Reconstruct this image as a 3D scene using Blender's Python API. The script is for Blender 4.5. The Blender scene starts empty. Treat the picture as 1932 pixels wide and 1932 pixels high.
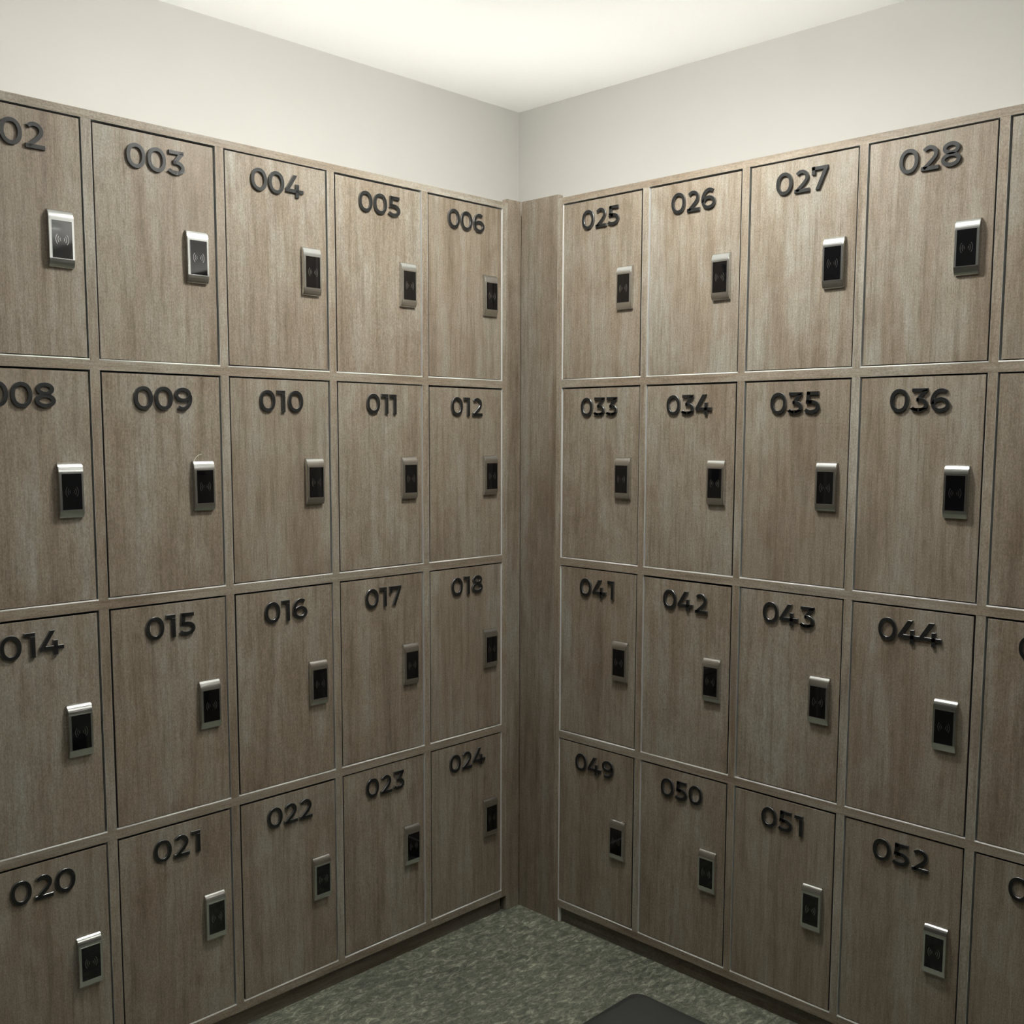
import bpy, bmesh, math, random
from mathutils import Matrix, Vector
random.seed(7)
C = bpy.context.scene.collection
PI = math.pi

# ------------------------------------------------------------------ dimensions (metres)
DZ = -0.030                                  # calibration height -> floor at 0
CEIL = 2.330                                 # ceiling height
SET = 0.50                                   # locker depth (walls stand this far behind the fronts)
TOP = 1.921 + DZ                             # top of the locker banks
BOT = 0.0735 + DZ                            # underside of the banks (toe kick below)
TH = 0.018                                   # board thickness
OPEN_TOP = [1.9055 + DZ, 1.4504 + DZ, 0.9962 + DZ, 0.5381 + DZ]
OPEN_BOT = [1.4684 + DZ, 1.0142 + DZ, 0.5561 + DZ, 0.0920 + DZ]
OPW = 0.2524                                 # width of an opening
GAP = 0.0040
RECESS = 0.0012

# ------------------------------------------------------------------ materials
def newmat(name):
    m = bpy.data.materials.new(name); m.use_nodes = True
    nt = m.node_tree
    return m, nt, nt.nodes['Principled BSDF']

def plain(name, col, rough=.5, metal=0., spec=.5, ior=1.45):
    m, nt, b = newmat(name)
    b.inputs['Base Color'].default_value = (*col, 1)
    b.inputs['Roughness'].default_value = rough
    b.inputs['Metallic'].default_value = metal
    b.inputs['Specular IOR Level'].default_value = spec
    b.inputs['IOR'].default_value = ior
    return m

def N(nt, t, **kw):
    n = nt.nodes.new(t)
    for k, v in kw.items(): setattr(n, k, v)
    return n

def noise(nt, vec, scale, detail=4, rough=.6, dist=0.):
    n = N(nt, 'ShaderNodeTexNoise')
    n.inputs['Scale'].default_value = scale; n.inputs['Detail'].default_value = detail
    n.inputs['Roughness'].default_value = rough; n.inputs['Distortion'].default_value = dist
    nt.links.new(vec, n.inputs['Vector']); return n.outputs['Fac']

def ramp(nt, fac, stops):
    r = N(nt, 'ShaderNodeValToRGB'); e = r.color_ramp.elements
    e[0].position, e[0].color = stops[0][0], (*stops[0][1], 1)
    e[1].position, e[1].color = stops[-1][0], (*stops[-1][1], 1)
    for p, c in stops[1:-1]:
        x = e.new(p); x.color = (*c, 1)
    nt.links.new(fac, r.inputs['Fac']); return r.outputs['Color']

def mix(nt, mode, fac, a, b):
    n = N(nt, 'ShaderNodeMix', data_type='RGBA', blend_type=mode)
    if isinstance(fac, float): n.inputs[0].default_value = fac
    else: nt.links.new(fac, n.inputs[0])
    for s, v in ((6, a), (7, b)):
        if isinstance(v, tuple): n.inputs[s].default_value = (*v, 1)
        else: nt.links.new(v, n.inputs[s])
    return n.outputs[2]

def wood(name, axis='z', gain=1.0):
    """grey-brown limed oak laminate; grain runs along the given object axis"""
    m, nt, b = newmat(name)
    tc = N(nt, 'ShaderNodeTexCoord'); oi = N(nt, 'ShaderNodeObjectInfo')
    mul = N(nt, 'ShaderNodeMath', operation='MULTIPLY'); mul.inputs[1].default_value = 37.0
    nt.links.new(oi.outputs['Random'], mul.inputs[0])
    comb = N(nt, 'ShaderNodeCombineXYZ')
    for i in range(3): nt.links.new(mul.outputs[0], comb.inputs[i])
    add = N(nt, 'ShaderNodeVectorMath', operation='ADD')
    nt.links.new(tc.outputs['Object'], add.inputs[0]); nt.links.new(comb.outputs[0], add.inputs[1])
    def st(lng, acr):
        mp = N(nt, 'ShaderNodeMapping')
        mp.inputs['Scale'].default_value = (acr, acr, lng) if axis == 'z' else (lng, acr, acr)
        nt.links.new(add.outputs[0], mp.inputs['Vector']); return mp.outputs[0]
    big = noise(nt, st(1.6, 14), 1, 4, .6, .5)
    mid = noise(nt, st(5, 90), 1, 4, .65, .3)
    fine = noise(nt, st(32, 520), 1, 3, .7, .1)
    blot = noise(nt, st(11, 17), 1, 4, .65, .6)
    speck = noise(nt, st(260, 420), 1, 3, .6, 0)
    base = ramp(nt, big, [(.28, (.218, .178, .138)), (.45, (.282, .240, .188)), (.56, (.308, .276, .228)), (.74, (.345, .330, .292))])
    g1 = ramp(nt, mid, [(.28, (.70, .66, .60)), (.5, (.97, .97, .96)), (.75, (1.12, 1.13, 1.14))])
    g2 = ramp(nt, fine, [(.28, (.76, .74, .71)), (.5, (.99, .99, .99)), (.75, (1.14, 1.14, 1.14))])
    g3 = ramp(nt, blot, [(.3, (.86, .815, .77)), (.48, (.99, .97, .95)), (.7, (1.06, 1.10, 1.12))])
    g4 = ramp(nt, speck, [(.3, (.72, .72, .70)), (.7, (1.22, 1.22, 1.21))])
    c = base
    for g in (g1, g2, g3, g4): c = mix(nt, 'MULTIPLY', 1.0, c, g)
    c = mix(nt, 'MULTIPLY', 1.0, c, (gain * .98, gain * .965, gain * .97))
    nt.links.new(c, b.inputs['Base Color'])
    b.inputs['Roughness'].default_value = .52
    b.inputs['Specular IOR Level'].default_value = .35
    bp = N(nt, 'ShaderNodeBump'); bp.inputs['Strength'].default_value = .12; bp.inputs['Distance'].default_value = .001
    nt.links.new(mid, bp.inputs['Height']); nt.links.new(bp.outputs[0], b.inputs['Normal'])
    return m

M_DOOR = wood('limed_oak_door', 'z')
M_VERT = wood('limed_oak_upright', 'z', 1.06)
M_HORZ = wood('limed_oak_rail', 'x', 1.06)
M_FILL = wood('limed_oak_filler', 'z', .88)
M_KICK = wood('limed_oak_kick_shaded', 'x', .55)  # same oak, darkened to stand for the shade under the banks
M_WHITE = plain('white_melamine', (.95, .945, .91), .3, spec=.6)
M_EDGE = plain('dark_door_edge', (.020, .017, .014), .6)
M_BRIGHT = plain('bright_sill_bead', (.95, .94, .90), .22, 1.)  # spare finish for the added highlight bead; no face uses it
M_BLACK = plain('black_acrylic_numeral', (.011, .012, .012), .40, spec=.5)
M_SIDE = plain('gunmetal_numeral_edge', (.22, .22, .22), .30, .8)
M_METAL = plain('brushed_aluminium', (.66, .67, .665), .22, 1.)
M_SCREEN = plain('black_gloss_reader', (.003, .003, .004), .035, spec=.5, ior=1.5)
M_MARK = plain('silver_print', (.40, .40, .40), .22, .95)
M_THREAD = plain('pale_thread', (.75, .78, .62), .6)

def wall_mat():
    m, nt, b = newmat('warm_white_plaster')
    tc = N(nt, 'ShaderNodeTexCoord')
    n = noise(nt, tc.outputs['Object'], 1.3, 3, .5)
    c = ramp(nt, n, [(.3, (.550, .540, .512)), (.7, (.580, .572, .545))])
    nt.links.new(c, b.inputs['Base Color']); b.inputs['Roughness'].default_value = .75
    b.inputs['Specular IOR Level'].default_value = .25
    n2 = noise(nt, tc.outputs['Object'], 160, 3, .6)
    bp = N(nt, 'ShaderNodeBump'); bp.inputs['Strength'].default_value = .06; bp.inputs['Distance'].default_value = .002
    nt.links.new(n2, bp.inputs['Height']); nt.links.new(bp.outputs[0], b.inputs['Normal'])
    return m
M_WALL = wall_mat()
M_CEIL = plain('ceiling_paint', (.92, .925, .90), .85, spec=.2)

def floor_mat():
    m, nt, b = newmat('dark_slate_vinyl_tiles')
    tc = N(nt, 'ShaderNodeTexCoord'); P = tc.outputs['Object']
    sep = N(nt, 'ShaderNodeSeparateXYZ'); nt.links.new(P, sep.inputs[0])
    rot = N(nt, 'ShaderNodeMapping'); rot.inputs['Rotation'].default_value = (0, 0, .75); rot.inputs['Scale'].default_value = (1, 2.0, 1)
    nt.links.new(P, rot.inputs['Vector'])
    a = noise(nt, rot.outputs[0], 34, 10, .80, .7)
    f = noise(nt, rot.outputs[0], 120, 6, .75, .8)
    l = noise(nt, P, 3.2, 3, .5, .3)
    c = ramp(nt, a, [(.36, (.060, .066, .053)), (.46, (.118, .130, .102)), (.54, (.205, .218, .170)), (.66, (.52, .54, .42))])
    g = ramp(nt, f, [(.32, (.62, .62, .60)), (.5, (.98, .98, .98)), (.68, (1.45, 1.45, 1.42))])
    h = ramp(nt, l, [(.3, (.80, .80, .82)), (.7, (1.18, 1.18, 1.14))])
    c = mix(nt, 'MULTIPLY', 1., c, g); c = mix(nt, 'MULTIPLY', 1., c, h)
    # thin seams every half metre
    def seam(out, off):
        s = N(nt, 'ShaderNodeMath', operation='ADD'); s.inputs[1].default_value = off
        nt.links.new(out, s.inputs[0])
        w = N(nt, 'ShaderNodeMath', operation='PINGPONG'); w.inputs[1].default_value = .25
        nt.links.new(s.outputs[0], w.inputs[0])
        k = N(nt, 'ShaderNodeMath', operation='LESS_THAN'); k.inputs[1].default_value = .0009
        nt.links.new(w.outputs[0], k.inputs[0]); return k.outputs[0]
    mx = N(nt, 'ShaderNodeMath', operation='MAXIMUM')
    nt.links.new(seam(sep.outputs[0], 10.105), mx.inputs[0]); nt.links.new(seam(sep.outputs[1], 10.412), mx.inputs[1])
    c = mix(nt, 'MIX', mx.outputs[0], c, (.20, .205, .16))
    nt.links.new(c, b.inputs['Base Color']); b.inputs['Roughness'].default_value = .5
    b.inputs['Specular IOR Level'].default_value = .4
    bp = N(nt, 'ShaderNodeBump'); bp.inputs['Strength'].default_value = .25; bp.inputs['Distance'].default_value = .002
    nt.links.new(a, bp.inputs['Height']); nt.links.new(bp.outputs[0], b.inputs['Normal'])
    return m
M_FLOOR = floor_mat()

def vinyl():
    m, nt, b = newmat('black_upholstery_vinyl')
    tc = N(nt, 'ShaderNodeTexCoord')
    b.inputs['Base Color'].default_value = (.007, .010, .009, 1)
    b.inputs['Roughness'].default_value = .50
    n = noise(nt, tc.outputs['Object'], 700, 2, .6)
    bp = N(nt, 'ShaderNodeBump'); bp.inputs['Strength'].default_value = .35; bp.inputs['Distance'].default_value = .0006
    nt.links.new(n, bp.inputs['Height']); nt.links.new(bp.outputs[0], b.inputs['Normal'])
    return m
M_VINYL = vinyl()

def emit(name, col, s):
    m, nt, b = newmat(name)
    b.inputs['Base Color'].default_value = (.9, .9, .88, 1)
    b.inputs['Emission Color'].default_value = (*col, 1); b.inputs['Emission Strength'].default_value = s
    return m

# ------------------------------------------------------------------ mesh helpers
def box(bm, x0, x1, y0, y1, z0, z1, mi=0):
    v = [bm.verts.new((x, y, z)) for z in (z0, z1) for y in (y0, y1) for x in (x0, x1)]
    fs = []
    for q in ((0, 2, 3, 1), (4, 5, 7, 6), (0, 1, 5, 4), (2, 6, 7, 3), (0, 4, 6, 2), (1, 3, 7, 5)):
        f = bm.faces.new([v[i] for i in q]); f.material_index = mi; fs.append(f)
    return fs

def finish(name, bm, mats, parent=None, bevel=0., seg=1, smooth=False):
    bmesh.ops.recalc_face_normals(bm, faces=bm.faces[:])
    if bevel:
        bmesh.ops.bevel(bm, geom=[e for e in bm.edges if e.calc_face_angle(0) > .6], offset=bevel, segments=seg, affect='EDGES', profile=.6, clamp_overlap=True)
    me = bpy.data.meshes.new(name); bm.to_mesh(me); bm.free()
    for m in (mats if isinstance(mats, (list, tuple)) else [mats]): me.materials.append(m)
    if smooth:
        for p in me.polygons: p.use_smooth = True
    o = bpy.data.objects.new(name, me); C.objects.link(o)
    if parent: o.parent = parent
    return o

def boxobj(name, dims, m, parent=None, bevel=0., seg=1):
    bm = bmesh.new(); box(bm, *dims); return finish(name, bm, m, parent, bevel, seg)

def tag(o, label, cat, group=None):
    o['label'] = label; o['category'] = cat
    if group: o['group'] = group
    return o

def empty(name, loc=(0, 0, 0), rz=0.):
    e = bpy.data.objects.new(name, None); C.objects.link(e); e.location = loc; e.rotation_euler = (0, 0, rz)
    e.empty_display_size = .05
    return e

def struct(o):
    o['kind'] = 'structure'; return o

# ------------------------------------------------------------------ raised numerals (front faces -Y, height H)
H = 0.0462
ST = .081                                      # half stroke
def arc(cx, cy, rx, ry, a0, a1, n=22, e=1.0):
    out = []
    for i in range(n + 1):
        a = math.radians(a0 + (a1 - a0) * i / n); c, s = math.cos(a), math.sin(a)
        out.append((cx + rx * math.copysign(abs(c) ** e, c), cy + ry * math.copysign(abs(s) ** e, s)))
    return out

def ribbon(pts, closed=False, h=ST):
    n = len(pts); L, R = [], []
    for i, (x, y) in enumerate(pts):
        if closed: a, b = pts[i - 1], pts[(i + 1) % n]
        else: a, b = pts[max(i - 1, 0)], pts[min(i + 1, n - 1)]
        dx, dy = b[0] - a[0], b[1] - a[1]; l = math.hypot(dx, dy) or 1
        L.append((x - dy / l * h, y + dx / l * h)); R.append((x + dy / l * h, y - dx / l * h))
    return ('ring', L, R) if closed else ('strip', L, R)

def poly(*p): return ('poly', list(p), None)
def rect(x0, x1, y0, y1): return poly((x0, y0), (x1, y0), (x1, y1), (x0, y1))

T2 = 2 * ST
GLYPH = {
 '0': (.82, [ribbon(arc(.41, .5, .41 - ST, .5 - ST, 0, 352.5, 47, .92), True)]),
 '1': (.43, [rect(0, .43, .835, 1), rect(.252, .43, 0, .84)]),
 '2': (.77, [ribbon(arc(.37, .655, .27, .259, 146, -28) + [(.50, .40), (.14, .075)]), rect(.03, .77, 0, .165)]),
 '3': (.76, [rect(.05, .72, .845, 1), poly((.72, .97), (.50, .90), (.27, .595), (.49, .595), (.72, .89)),
             rect(.24, .37, .44, .605), ribbon([(.27, .523)] + arc(.36, .305, .31, .219, 88, -90) + arc(.36, .305, .36, .219, -90, -148, 10))]),
 '4': (.95, [rect(0, .95, .205, .37), poly((0, .34), (.21, .345), (.625, 1), (.415, 1)), rect(.53, .71, 0, .60)]),
 '5': (.77, [rect(.12, .70, .84, 1), poly((.12, 1), (.29, 1), (.265, .615), (.08, .44), (.08, .46)), rect(.085, .38, .45, .615),
             ribbon([(.20, .532)] + arc(.36, .31, .315, .222, 88, -90) + arc(.36, .31, .37, .224, -90, -146, 10))]),
 '6': (.82, [ribbon(arc(.43, .32, .305, .234, 0, 352.5, 47), True), ribbon(arc(.455, .46, .37, .454, 196, 58, 26))]),
 '7': (.79, [rect(.02, .79, .84, 1), rect(.02, .19, .65, 1), poly((.60, .86), (.785, .86), (.405, 0), (.21, 0))]),
 '8': (.81, [ribbon(arc(.405, .735, .268, .179, 0, 352.5, 47), True), ribbon(arc(.405, .288, .319, .202, 0, 352.5, 47), True)]),
}
w9, g9 = GLYPH['6']
def flip(s):
    k, A, B = s; f = lambda P: [(.82 - x, 1 - y) for x, y in P] if P else None
    return (k, f(A), f(B))
GLYPH['9'] = (.82, [flip(s) for s in g9])

def glyph_mesh(ch, depth=.0048):
    w, shapes = GLYPH[ch]; bm = bmesh.new()
    def V(p, y): return bm.verts.new(((p[0] - w / 2) * H, y, (p[1] - .5) * H))
    for k, A, B in shapes:
        if k == 'poly':
            f = [V(p, -depth) for p in A]; b = [V(p, .0002) for p in A]; n = len(A)
            bm.faces.new(f)
            for i in range(n): bm.faces.new((f[i], f[(i + 1) % n], b[(i + 1) % n], b[i]))
        else:
            n = len(A); fa = [V(p, -depth) for p in A]; fb = [V(p, -depth) for p in B]
            ba = [V(p, .0002) for p in A]; bb = [V(p, .0002) for p in B]
            rng = range(n) if k == 'ring' else range(n - 1)
            for i in rng:
                j = (i + 1) % n
                bm.faces.new((fa[i], fa[j], fb[j], fb[i])); bm.faces.new((fa[i], ba[i], ba[j], fa[j])); bm.faces.new((fb[i], fb[j], bb[j], bb[i]))
            if k == 'strip':
                bm.faces.new((fa[0], fb[0], bb[0], ba[0])); bm.faces.new((fa[-1], ba[-1], bb[-1], fb[-1]))
    bmesh.ops.triangulate(bm, faces=[f for f in bm.faces if len(f.verts) > 4])
    bmesh.ops.recalc_face_normals(bm, faces=bm.faces[:])
    for f in bm.faces:                          # front faces always face the room
        if abs(f.normal.y) > .9 and f.normal.y > 0: f.normal_flip()
    ed = []
    for e in bm.edges:
        if len(e.link_faces) == 2 and all(abs(v.co.y + depth) < 1e-6 for v in e.verts):
            a, b = e.link_faces
            if abs(a.normal.y) > .9 and abs(b.normal.y) < .3 or abs(b.normal.y) > .9 and abs(a.normal.y) < .3: ed.append(e)
    bmesh.ops.bevel(bm, geom=ed, offset=.0004, segments=1, affect='EDGES', clamp_overlap=True)
    bm.normal_update()
    for f in bm.faces:
        if f.normal.y > -.95: f.material_index = 1
    me = bpy.data.meshes.new('numeral'); bm.to_mesh(me); bm.free(); me.materials.append(M_BLACK); me.materials.append(M_SIDE)
    return me
GM = {d: glyph_mesh(d) for d in '0123456789'}

# ------------------------------------------------------------------ card lock
LW, LH, LP = .0455, .1025, .0112
def lock_body():
    bm = bmesh.new()
    prof = [(0, 0), (.0035, 0), (.0062, .0012), (.0085, .0045), (.0102, .0095), (LP, .0150), (LP, .0830)]
    for i in range(1, 10):
        a = PI / 2 * i / 9
        prof.append((LP * math.cos(a) ** .9 if i < 9 else 0.0, .0830 + (LH - .0830) * math.sin(a)))
    L = [bm.verts.new((-LW / 2, -p, z)) for p, z in prof]; R = [bm.verts.new((LW / 2, -p, z)) for p, z in prof]
    for i in range(len(prof) - 1): bm.faces.new((L[i], R[i], R[i + 1], L[i + 1]))
    bm.faces.new(L); bm.faces.new(R[::-1])
    bmesh.ops.recalc_face_normals(bm, faces=bm.faces[:])
    ed = [e for e in bm.edges if e.calc_face_angle(0) > 1.2]
    bmesh.ops.bevel(bm, geom=ed, offset=.0007, segments=2, affect='EDGES', clamp_overlap=True)
    me = bpy.data.meshes.new('card_lock'); bm.to_mesh(me); bm.free(); me.materials.append(M_METAL)
    return me
SX0, SX1, SZ0, SZ1 = -LW / 2 + .0046, LW / 2 - .0042, .0160, .0825
def lock_trim():                                # polished rim around the glass
    bm = bmesh.new(); y0, y1 = -LP - .0006, -LP + .0005; t = .0010
    box(bm, SX0 - t, SX0, y0, y1, SZ0 - t, SZ1 + t); box(bm, SX1, SX1 + t, y0, y1, SZ0 - t, SZ1 + t)
    box(bm, SX0, SX1, y0, y1, SZ0 - t, SZ0); box(bm, SX0, SX1, y0, y1, SZ1, SZ1 + t)
    me = bpy.data.meshes.new('rim'); bm.to_mesh(me); bm.free(); me.materials.append(M_METAL); return me
def screen_mesh():
    bm = bmesh.new(); box(bm, SX0, SX1, -LP - .0004, -LP + .0006, SZ0, SZ1)
    bmesh.ops.recalc_face_normals(bm, faces=bm.faces[:])
    me = bpy.data.meshes.new('reader_panel'); bm.to_mesh(me); bm.free(); me.materials.append(M_SCREEN); return me
def waves_mesh():
    bm = bmesh.new(); cx, cz = (SX0 + SX1) / 2, (SZ0 + SZ1) / 2
    for sgn in (-1, 1):
        for r, sp in ((.0042, 34), (.0078, 38), (.0117, 42)):
            n = 9; hw = .00042; y = -LP - .00055; y1 = -LP
            ring = []
            for i in range(n + 1):
                a = math.radians(-sp + 2 * sp * i / n)
                q = []
                for rr in (r - hw, r + hw):
                    # arcs bulge outwards; their centres sit a little apart
                    x = cx + sgn * (rr * math.cos(a) - .0002); z = cz + rr * math.sin(a) * 1.12
                    q += [bm.verts.new((x, y, z)), bm.verts.new((x, y1, z))]
                ring.append(q)
            for A, B in zip(ring, ring[1:]):
                bm.faces.new((A[0], A[2], B[2], B[0])); bm.faces.new((A[0], B[0], B[1], A[1])); bm.faces.new((A[2], A[3], B[3], B[2]))
    bmesh.ops.recalc_face_normals(bm, faces=bm.faces[:])
    for f in bm.faces:
        if f.normal.y > .9: f.normal_flip()
    me = bpy.data.meshes.new('wave_symbol'); bm.to_mesh(me); bm.free(); me.materials.append(M_MARK); return me
ME_LOCK, ME_RIM, ME_SCREEN, ME_WAVES = lock_body(), lock_trim(), screen_mesh(), waves_mesh()

def inst(name, me, parent, loc=(0, 0, 0)):
    o = bpy.data.objects.new(name, me); C.objects.link(o); o.parent = parent; o.location = loc; return o

# one prototype of door and interior per row (rows differ by millimetres)
def door_mesh(h):
    bm = bmesh.new()
    box(bm, -OPW / 2 + GAP, OPW / 2 - GAP, RECESS, RECESS + .018, GAP, h - GAP)
    bmesh.ops.recalc_face_normals(bm, faces=bm.faces[:])
    bmesh.ops.bevel(bm, geom=bm.edges[:], offset=.0005, segments=1, affect='EDGES')
    bm.normal_update()
    for f in bm.faces:
        if abs(f.normal.y) < .5: f.material_index = 1     # door edges coloured dark
    me = bpy.data.meshes.new('door'); bm.to_mesh(me); bm.free(); me.materials.append(M_DOOR); me.materials.append(M_EDGE); return me
def liner_mesh(h):
    bm = bmesh.new(); a, t, y0, y1 = OPW / 2, .0002, .0002, .46
    box(bm, -a, -a + t, y0, y1, 0, h); box(bm, a - t, a, y0, y1, 0, h)
    box(bm, -a + t, a - t, y0, y1, 0, t); box(bm, -a + t, a - t, y0, y1, h - t, h)
    box(bm, -a + t, a - t, y1 - .004, y1, t, h - t)
    nb, r = 10, .0016                            # white rounded bead added to catch a highlight along the sill
    A = [(.0017 - r * math.cos(PI * i / nb - .25), .0011 + r * math.sin(PI * i / nb - .25)) for i in range(nb + 1)]
    L = [bm.verts.new((-a, y, z)) for y, z in A]; Q = [bm.verts.new((a, y, z)) for y, z in A]
    fs = [bm.faces.new((L[i], L[i + 1], Q[i + 1], Q[i])) for i in range(nb)] + [bm.faces.new(L), bm.faces.new(Q[::-1])]
    for f in fs: f.smooth = True
    bmesh.ops.recalc_face_normals(bm, faces=bm.faces[:])
    me = bpy.data.meshes.new('liner'); bm.to_mesh(me); bm.free(); me.materials.append(M_WHITE); me.materials.append(M_BRIGHT); return me
HS = [t - b for t, b in zip(OPEN_TOP, OPEN_BOT)]
ME_DOOR = [door_mesh(h) for h in HS]; ME_LINER = [liner_mesh(h) for h in HS]

def copy_tree(src, loc, rz):
    r = src.copy(); C.objects.link(r); r.location = loc; r.rotation_euler = (0, 0, rz)
    for ch in list(src.children):
        c = ch.copy(); C.objects.link(c); c.parent = r
        for g in list(ch.children):
            d = g.copy(); C.objects.link(d); d.parent = c
    return r

def make_locker(row):
    e = empty('locker'); h = HS[row]
    inst('liner', ME_LINER[row], e)
    inst('door', ME_DOOR[row], e)
    lk = inst('card_lock', ME_LOCK, e, (OPW / 2 - .0245 - LW / 2, RECESS, h - .1725 - LH))
    inst('rim', ME_RIM, lk); inst('reader_panel', ME_SCREEN, lk); inst('wave_symbol', ME_WAVES, lk)
    return e

def put_number(e, text, row):
    gap = lambda a, b: .085 if '1' not in (a, b) else (.10 if b == '1' else .17)
    ws = [GLYPH[c][0] for c in text]
    gs = [gap(a, b) if (a, b) != ('4', '4') else -.02 for a, b in zip(text, text[1:])]
    x = -(sum(ws) + sum(gs)) / 2
    for i, c in enumerate(text):
        jig = random.uniform(-.0006, .0006)
        o = inst('numeral', GM[c], e, ((x + ws[i] / 2) * H - .0008, RECESS, HS[row] - .0495 + jig))
        x += ws[i] + (gs[i] if i < 2 else 0)

ROWN = ['top row', 'second row from the top', 'third row from the top', 'bottom row']
protos = {}
def bank(side, n0, cols, percol, base_num, rz, place):
    for row in range(4):
        for j in cols:
            num = base_num + row * percol + n0(j)
            text = '%03d' % num
            loc = place(j, OPEN_BOT[row])
            if row in protos: e = copy_tree(protos[row], loc, rz)
            else:
                e = make_locker(row); protos[row] = copy_tree(e, loc, rz) if False else e
                e.location = loc; e.rotation_euler = (0, 0, rz)
            todo.append((e, text, row))
            tag(e, 'grey-brown wood-effect locker numbered %s in the %s of the %s bank' % (text, ROWN[row], side), 'locker',
                'lockers in the %s bank' % side)
todo = []
LXR, LP_ = .0680, .2706         # left bank: right edge of the first opening, pitch
RYL, RP_ = .1452, .2697         # right bank
bank('left', lambda j: 5 - j, range(6), 6, 1, 0., lambda j, z: (-(LXR + j * LP_ + OPW / 2), 0, z))
bank('right', lambda j: j, range(6), 8, 25, -PI / 2, lambda j, z: (0, -(RYL + j * RP_ + OPW / 2), z))
for e, t, r in todo:
    put_number(e, t, r)
    dx, dy, dz = random.uniform(-.0007, .0007), random.uniform(-.0006, .0006), random.uniform(-.0009, .0009)
    for ch in e.children:                       # every door hangs a hair differently
        if not ch.name.startswith('liner'): ch.location.x += dx; ch.location.y += dy; ch.location.z += dz

# ------------------------------------------------------------------ carcasses
def carcass(name, label, xs0, pitch, n, first_end, end_extra, rz):
    """local x along the bank (to the right seen from the room), y into the depth"""
    e = empty(name, (0, 0, 0), rz); tag(e, label, 'cabinet')
    D = SET - .012
    # xs0: left edge of the leftmost opening; openings run to the right
    edges = [(xs0 + i * pitch, xs0 + i * pitch + OPW) for i in range(n)]
    xl, xr = edges[0][0] - TH, edges[-1][1] + TH
    s1 = boxobj('side_panel', (xl, edges[0][0], 0, D, first_end, TOP), M_VERT, e)
    s2 = boxobj('side_panel', (edges[-1][1], xr, 0, D, end_extra, TOP), M_VERT, e)
    for a, b in zip(edges, edges[1:]):
        boxobj('divider', (a[1], b[0], .0004, D, BOT + .001, TOP - .001), M_VERT, e)
    zs = [(OPEN_TOP[0], TOP)] + [(OPEN_TOP[i + 1], OPEN_BOT[i]) for i in range(3)] + [(BOT, OPEN_BOT[3])]
    for k, (z0, z1) in enumerate(zs):
        nm = 'top_panel' if k == 0 else 'bottom_panel' if k == 4 else 'shelf'
        bm = bmesh.new(); fs = box(bm, edges[0][0], edges[-1][1], 0, D, z0, z1)
        if k == 0: fs[1].material_index = 1     # unseen upper face, made white to bounce light onto the walls
        finish(nm, bm, [M_HORZ, M_WHITE], e)
    boxobj('back_panel', (xl + .001, xr - .001, D, D + .006, BOT, TOP - .001), M_WHITE, e)
    return e, xl, xr

nL, nR = 6, 6
fl, l0, l1 = carcass('locker_cabinet', 'grey-brown wood-effect carcass framing the left locker bank, lockers 002 to 024', -(LXR + 5 * LP_ + OPW), LP_, nL, BOT, BOT, 0.)
fr, r0, r1 = carcass('locker_cabinet', 'grey-brown wood-effect carcass framing the right locker bank, lockers 025 to 052', RYL, RP_, nR, 0.0, BOT, -PI / 2)
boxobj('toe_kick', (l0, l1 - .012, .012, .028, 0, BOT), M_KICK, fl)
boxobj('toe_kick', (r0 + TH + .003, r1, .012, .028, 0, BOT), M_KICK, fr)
boxobj('edge_strip', (r0 + TH, r0 + TH + .0025, .001, .012, .001, BOT - .001), M_WHITE, fr)['label'] = 'white raw edge beside the toe kick'

# corner filler between the banks (L shape, a few millimetres taller)
cf = empty('corner_filler', (0, 0, 0)); tag(cf, 'tall grey-brown corner filler panel between the left and right lockers', 'filler panel')
FT = 1.9315 + DZ
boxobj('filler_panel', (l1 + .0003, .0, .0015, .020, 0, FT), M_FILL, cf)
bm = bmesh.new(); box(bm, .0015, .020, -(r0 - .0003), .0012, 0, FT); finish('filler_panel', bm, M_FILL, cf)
bm = bmesh.new()
box(bm, l1 + .003, SET - .01, .0205, SET - .01, TOP - .02, TOP - .001)
box(bm, .0205, SET - .01, -(r0 - .003), .0204, TOP - .02, TOP - .001)
finish('top_panel', bm, M_WHITE, cf)  # unseen corner cover, added to bounce light onto the corner walls

# ------------------------------------------------------------------ room shell
WX0, WY0 = -3.3, -4.3
FX = boxobj('floor', (WX0, SET, WY0, SET, -.06, 0), M_FLOOR); struct(FX)
struct(boxobj('ceiling', (WX0 - .1, SET + .1, WY0 - .1, SET + .1, CEIL, CEIL + .08), M_CEIL))
struct(boxobj('wall_left', (WX0 - .1, SET + .1, SET, SET + .1, -.06, CEIL), M_WALL))
struct(boxobj('wall_right', (SET, SET + .1, WY0, SET, -.06, CEIL), M_WALL))
M_FAR = wood('dark_oak_far_cladding', 'z', .42)
def far(name, d, split):
    bm = bmesh.new(); x0, x1, y0, y1 = d
    box(bm, x0, x1, y0, y1, -.06, split, 0); box(bm, x0, x1, y0, y1, split, CEIL, 1)
    return struct(finish(name, bm, [M_FAR, M_WALL]))
far('wall_front', (WX0, SET, WY0 - .1, WY0), 1.95)
far('wall_back', (WX0 - .1, WX0, WY0, SET), 1.95)

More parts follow.
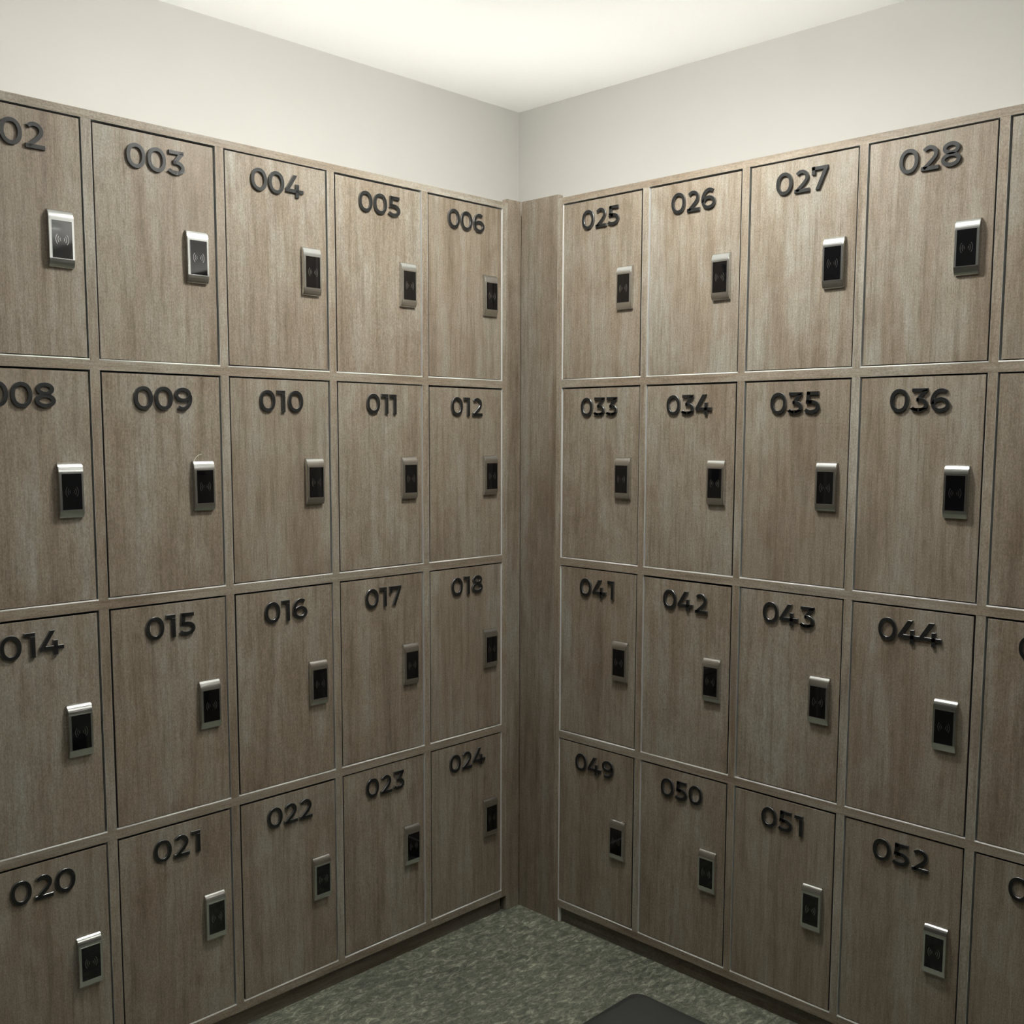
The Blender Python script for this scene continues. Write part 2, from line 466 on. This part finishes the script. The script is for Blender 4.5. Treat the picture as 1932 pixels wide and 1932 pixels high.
# ------------------------------------------------------------------ bench
bx, by = -.762, -1.000
BL, BW, BZ = 1.30, .62, .455
bn = empty('bench', (bx - BW / 2, by - BL / 2, 0)); tag(bn, 'low bench with black vinyl padded seat standing in front of the lockers', 'bench')
bm = bmesh.new()
def rrect(inset, z, rc=.020, n=6):
    hx, hy = BW / 2 - inset, BL / 2 - inset; r = max(rc - inset * .3, .004); out = []
    for qx, qy, a0 in ((1, 1, 0), (-1, 1, 90), (-1, -1, 180), (1, -1, 270)):
        for i in range(n + 1):
            a = math.radians(a0 + 90 * i / n)
            out.append(bm.verts.new((qx * (hx - r) + r * math.cos(a), qy * (hy - r) + r * math.sin(a), z)))
    return out
rings = [rrect(.004, BZ - .075), rrect(0, BZ - .070), rrect(0, BZ - .024)]
for i in range(1, 9):
    a = PI / 2 * i / 8; rings.append(rrect(.030 * (1 - math.cos(a)), BZ - .024 + .018 * math.sin(a)))
rings += [rrect(.06, BZ - .0042), rrect(.11, BZ - .0018), rrect(.17, BZ)]
for A, B in zip(rings, rings[1:]):
    for i in range(len(A)): bm.faces.new((A[i], A[(i + 1) % len(A)], B[(i + 1) % len(A)], B[i]))
bm.faces.new(rings[0][::-1]); bm.faces.new(rings[-1])
finish('seat_cushion', bm, M_VINYL, bn, smooth=True)
boxobj('seat_base', (-BW / 2 + .012, BW / 2 - .012, -BL / 2 + .012, BL / 2 - .012, BZ - .115, BZ - .075), plain('dark_bench_board', (.03, .03, .03), .5), bn, .003, 2)
ML = plain('black_steel_leg', (.02, .02, .02), .4)
for sx in (-1, 1):
    for sy in (-1, 1):
        cx, cy = sx * (BW / 2 - .06), sy * (BL / 2 - .07)
        boxobj('leg', (cx - .022, cx + .022, cy - .022, cy + .022, 0, BZ - .115), ML, bn, .003, 2)

# ------------------------------------------------------------------ pale thread caught on lock 009
cu = bpy.data.curves.new('thread', 'CURVE'); cu.dimensions = '3D'; cu.bevel_depth = .00045; cu.bevel_resolution = 2
sp = cu.splines.new('POLY')
px = -(LXR + 3 * LP_) - .0245 - LW + .001; pz = OPEN_TOP[1] - .1725
pts = [(px + .020 * (1 - math.cos(t)), -.0065 - .002 * math.sin(t * 2), pz - .003 + .016 * math.sin(t)) for t in [i * 1.45 / 12 for i in range(13)]]
sp.points.add(len(pts) - 1)
for p, q in zip(sp.points, pts): p.co = (*q, 1)
cu.materials.append(M_THREAD)
tmp = bpy.data.objects.new('thread_curve', cu)
th = bpy.data.objects.new('thread', bpy.data.meshes.new_from_object(tmp)); C.objects.link(th)
bpy.data.objects.remove(tmp)
tag(th, 'short pale curved thread sticking up from the lock of locker 009', 'thread')

# ------------------------------------------------------------------ ceiling lights (drum fittings, all above the frame)
def lamp(x, y, r, s, label, hgt=.05, lens=None, col=(1.0, .985, .935)):
    e = empty('ceiling_light', (x, y, CEIL)); tag(e, label, 'ceiling light', 'round surface-mounted ceiling lights')
    for nm, rad, z0, z1, m in (('base_ring', r + .008, -.012, 0, M_METAL), ('diffuser', r, -hgt, -.012, emit('lit_diffuser', col, s)), ('lens', r - .004, -hgt - .003, -hgt, emit('lit_lens', col, lens or s))):
        bm = bmesh.new()
        bmesh.ops.create_cone(bm, cap_ends=True, segments=40, radius1=rad, radius2=rad, depth=z1 - z0, matrix=Matrix.Translation((0, 0, (z0 + z1) / 2)))
        finish(nm, bm, m, e)
def strip(x0, x1, rz, s, label, back=.15, col=(1.0, .985, .935)):
    """LED batten lying on top of a locker bank, hidden by the top edge; local x runs along the bank"""
    e = empty('strip_light', (0, 0, 0), rz); tag(e, label, 'strip light')
    boxobj('batten', (x0, x1, back - .014, back + .014, TOP + .0003, TOP + .008), M_METAL, e, .001)
    boxobj('diffuser', (x0 + .01, x1 - .01, back - .009, back + .009, TOP + .008, TOP + .016), emit('lit_strip', col, s), e, .001)

#LIGHTS0
strip(-1.60, .34, 0., 16, 'white light batten lying on top of the left locker bank')
strip(-.10, .60, -PI / 2, 11, 'short unseen light batten added on top of the right locker bank to brighten the corner')  # added batten that lifts the walls and ceiling at the corner
lamp(-.54, -.64, .10, 62, 'round ceiling light nearest the locker corner', .09, lens=140)
lamp(-1.20, -1.45, .10, 26, 'round ceiling light above the bench', .09, lens=48)
lamp(.25, -3.54, .02, 12, 'tiny round ceiling spotlight at the far end of the right wall', .006, lens=12)
e = empty('reflection_light', (SET, -3.05, 1.93)); tag(e, 'long unseen uplight added on the right wall for bright reflections in the lock glass', 'added light')  # unseen uplight, added so the upper lock glass mirrors a bright wall
boxobj('housing', (-.05, 0, -.85, .85, -.03, 0), M_METAL, e, .002)
boxobj('diffuser', (-.046, -.004, -.84, .84, 0, .006), emit('lit_uplight', (1, .985, .935), 110), e, .001)
#LIGHTS1

# ------------------------------------------------------------------ camera
cam = bpy.data.cameras.new('camera'); co = bpy.data.objects.new('camera', cam); C.objects.link(co)
yaw, pitch, roll, f = .7986, -.1038, .0037, 1992.1
F = Vector((math.sin(yaw) * math.cos(pitch), math.cos(yaw) * math.cos(pitch), math.sin(pitch)))
Rv = F.cross(Vector((0, 0, 1))).normalized(); U = Rv.cross(F)
c, s = math.cos(roll), math.sin(roll)
Rr = c * Rv + s * U; Ur = -s * Rv + c * U
mw = Matrix((Rr, Ur, -F)).transposed().to_4x4(); mw.translation = Vector((-2.0158, -1.9664, 1.3373 + DZ))
co.matrix_world = mw
cam.sensor_width = 36; cam.lens = f / 1932 * 36; cam.shift_x = -17.0 / 1932; cam.shift_y = 56.9 / 1932; cam.clip_start = .02
sc = bpy.context.scene; sc.camera = co
w = bpy.data.worlds.new('world'); sc.world = w; w.use_nodes = True
w.node_tree.nodes['Background'].inputs[0].default_value = (.02, .02, .02, 1)
sc.view_settings.view_transform = 'Standard'; sc.view_settings.look = 'None'; sc.view_settings.exposure = 0; sc.view_settings.gamma = 1
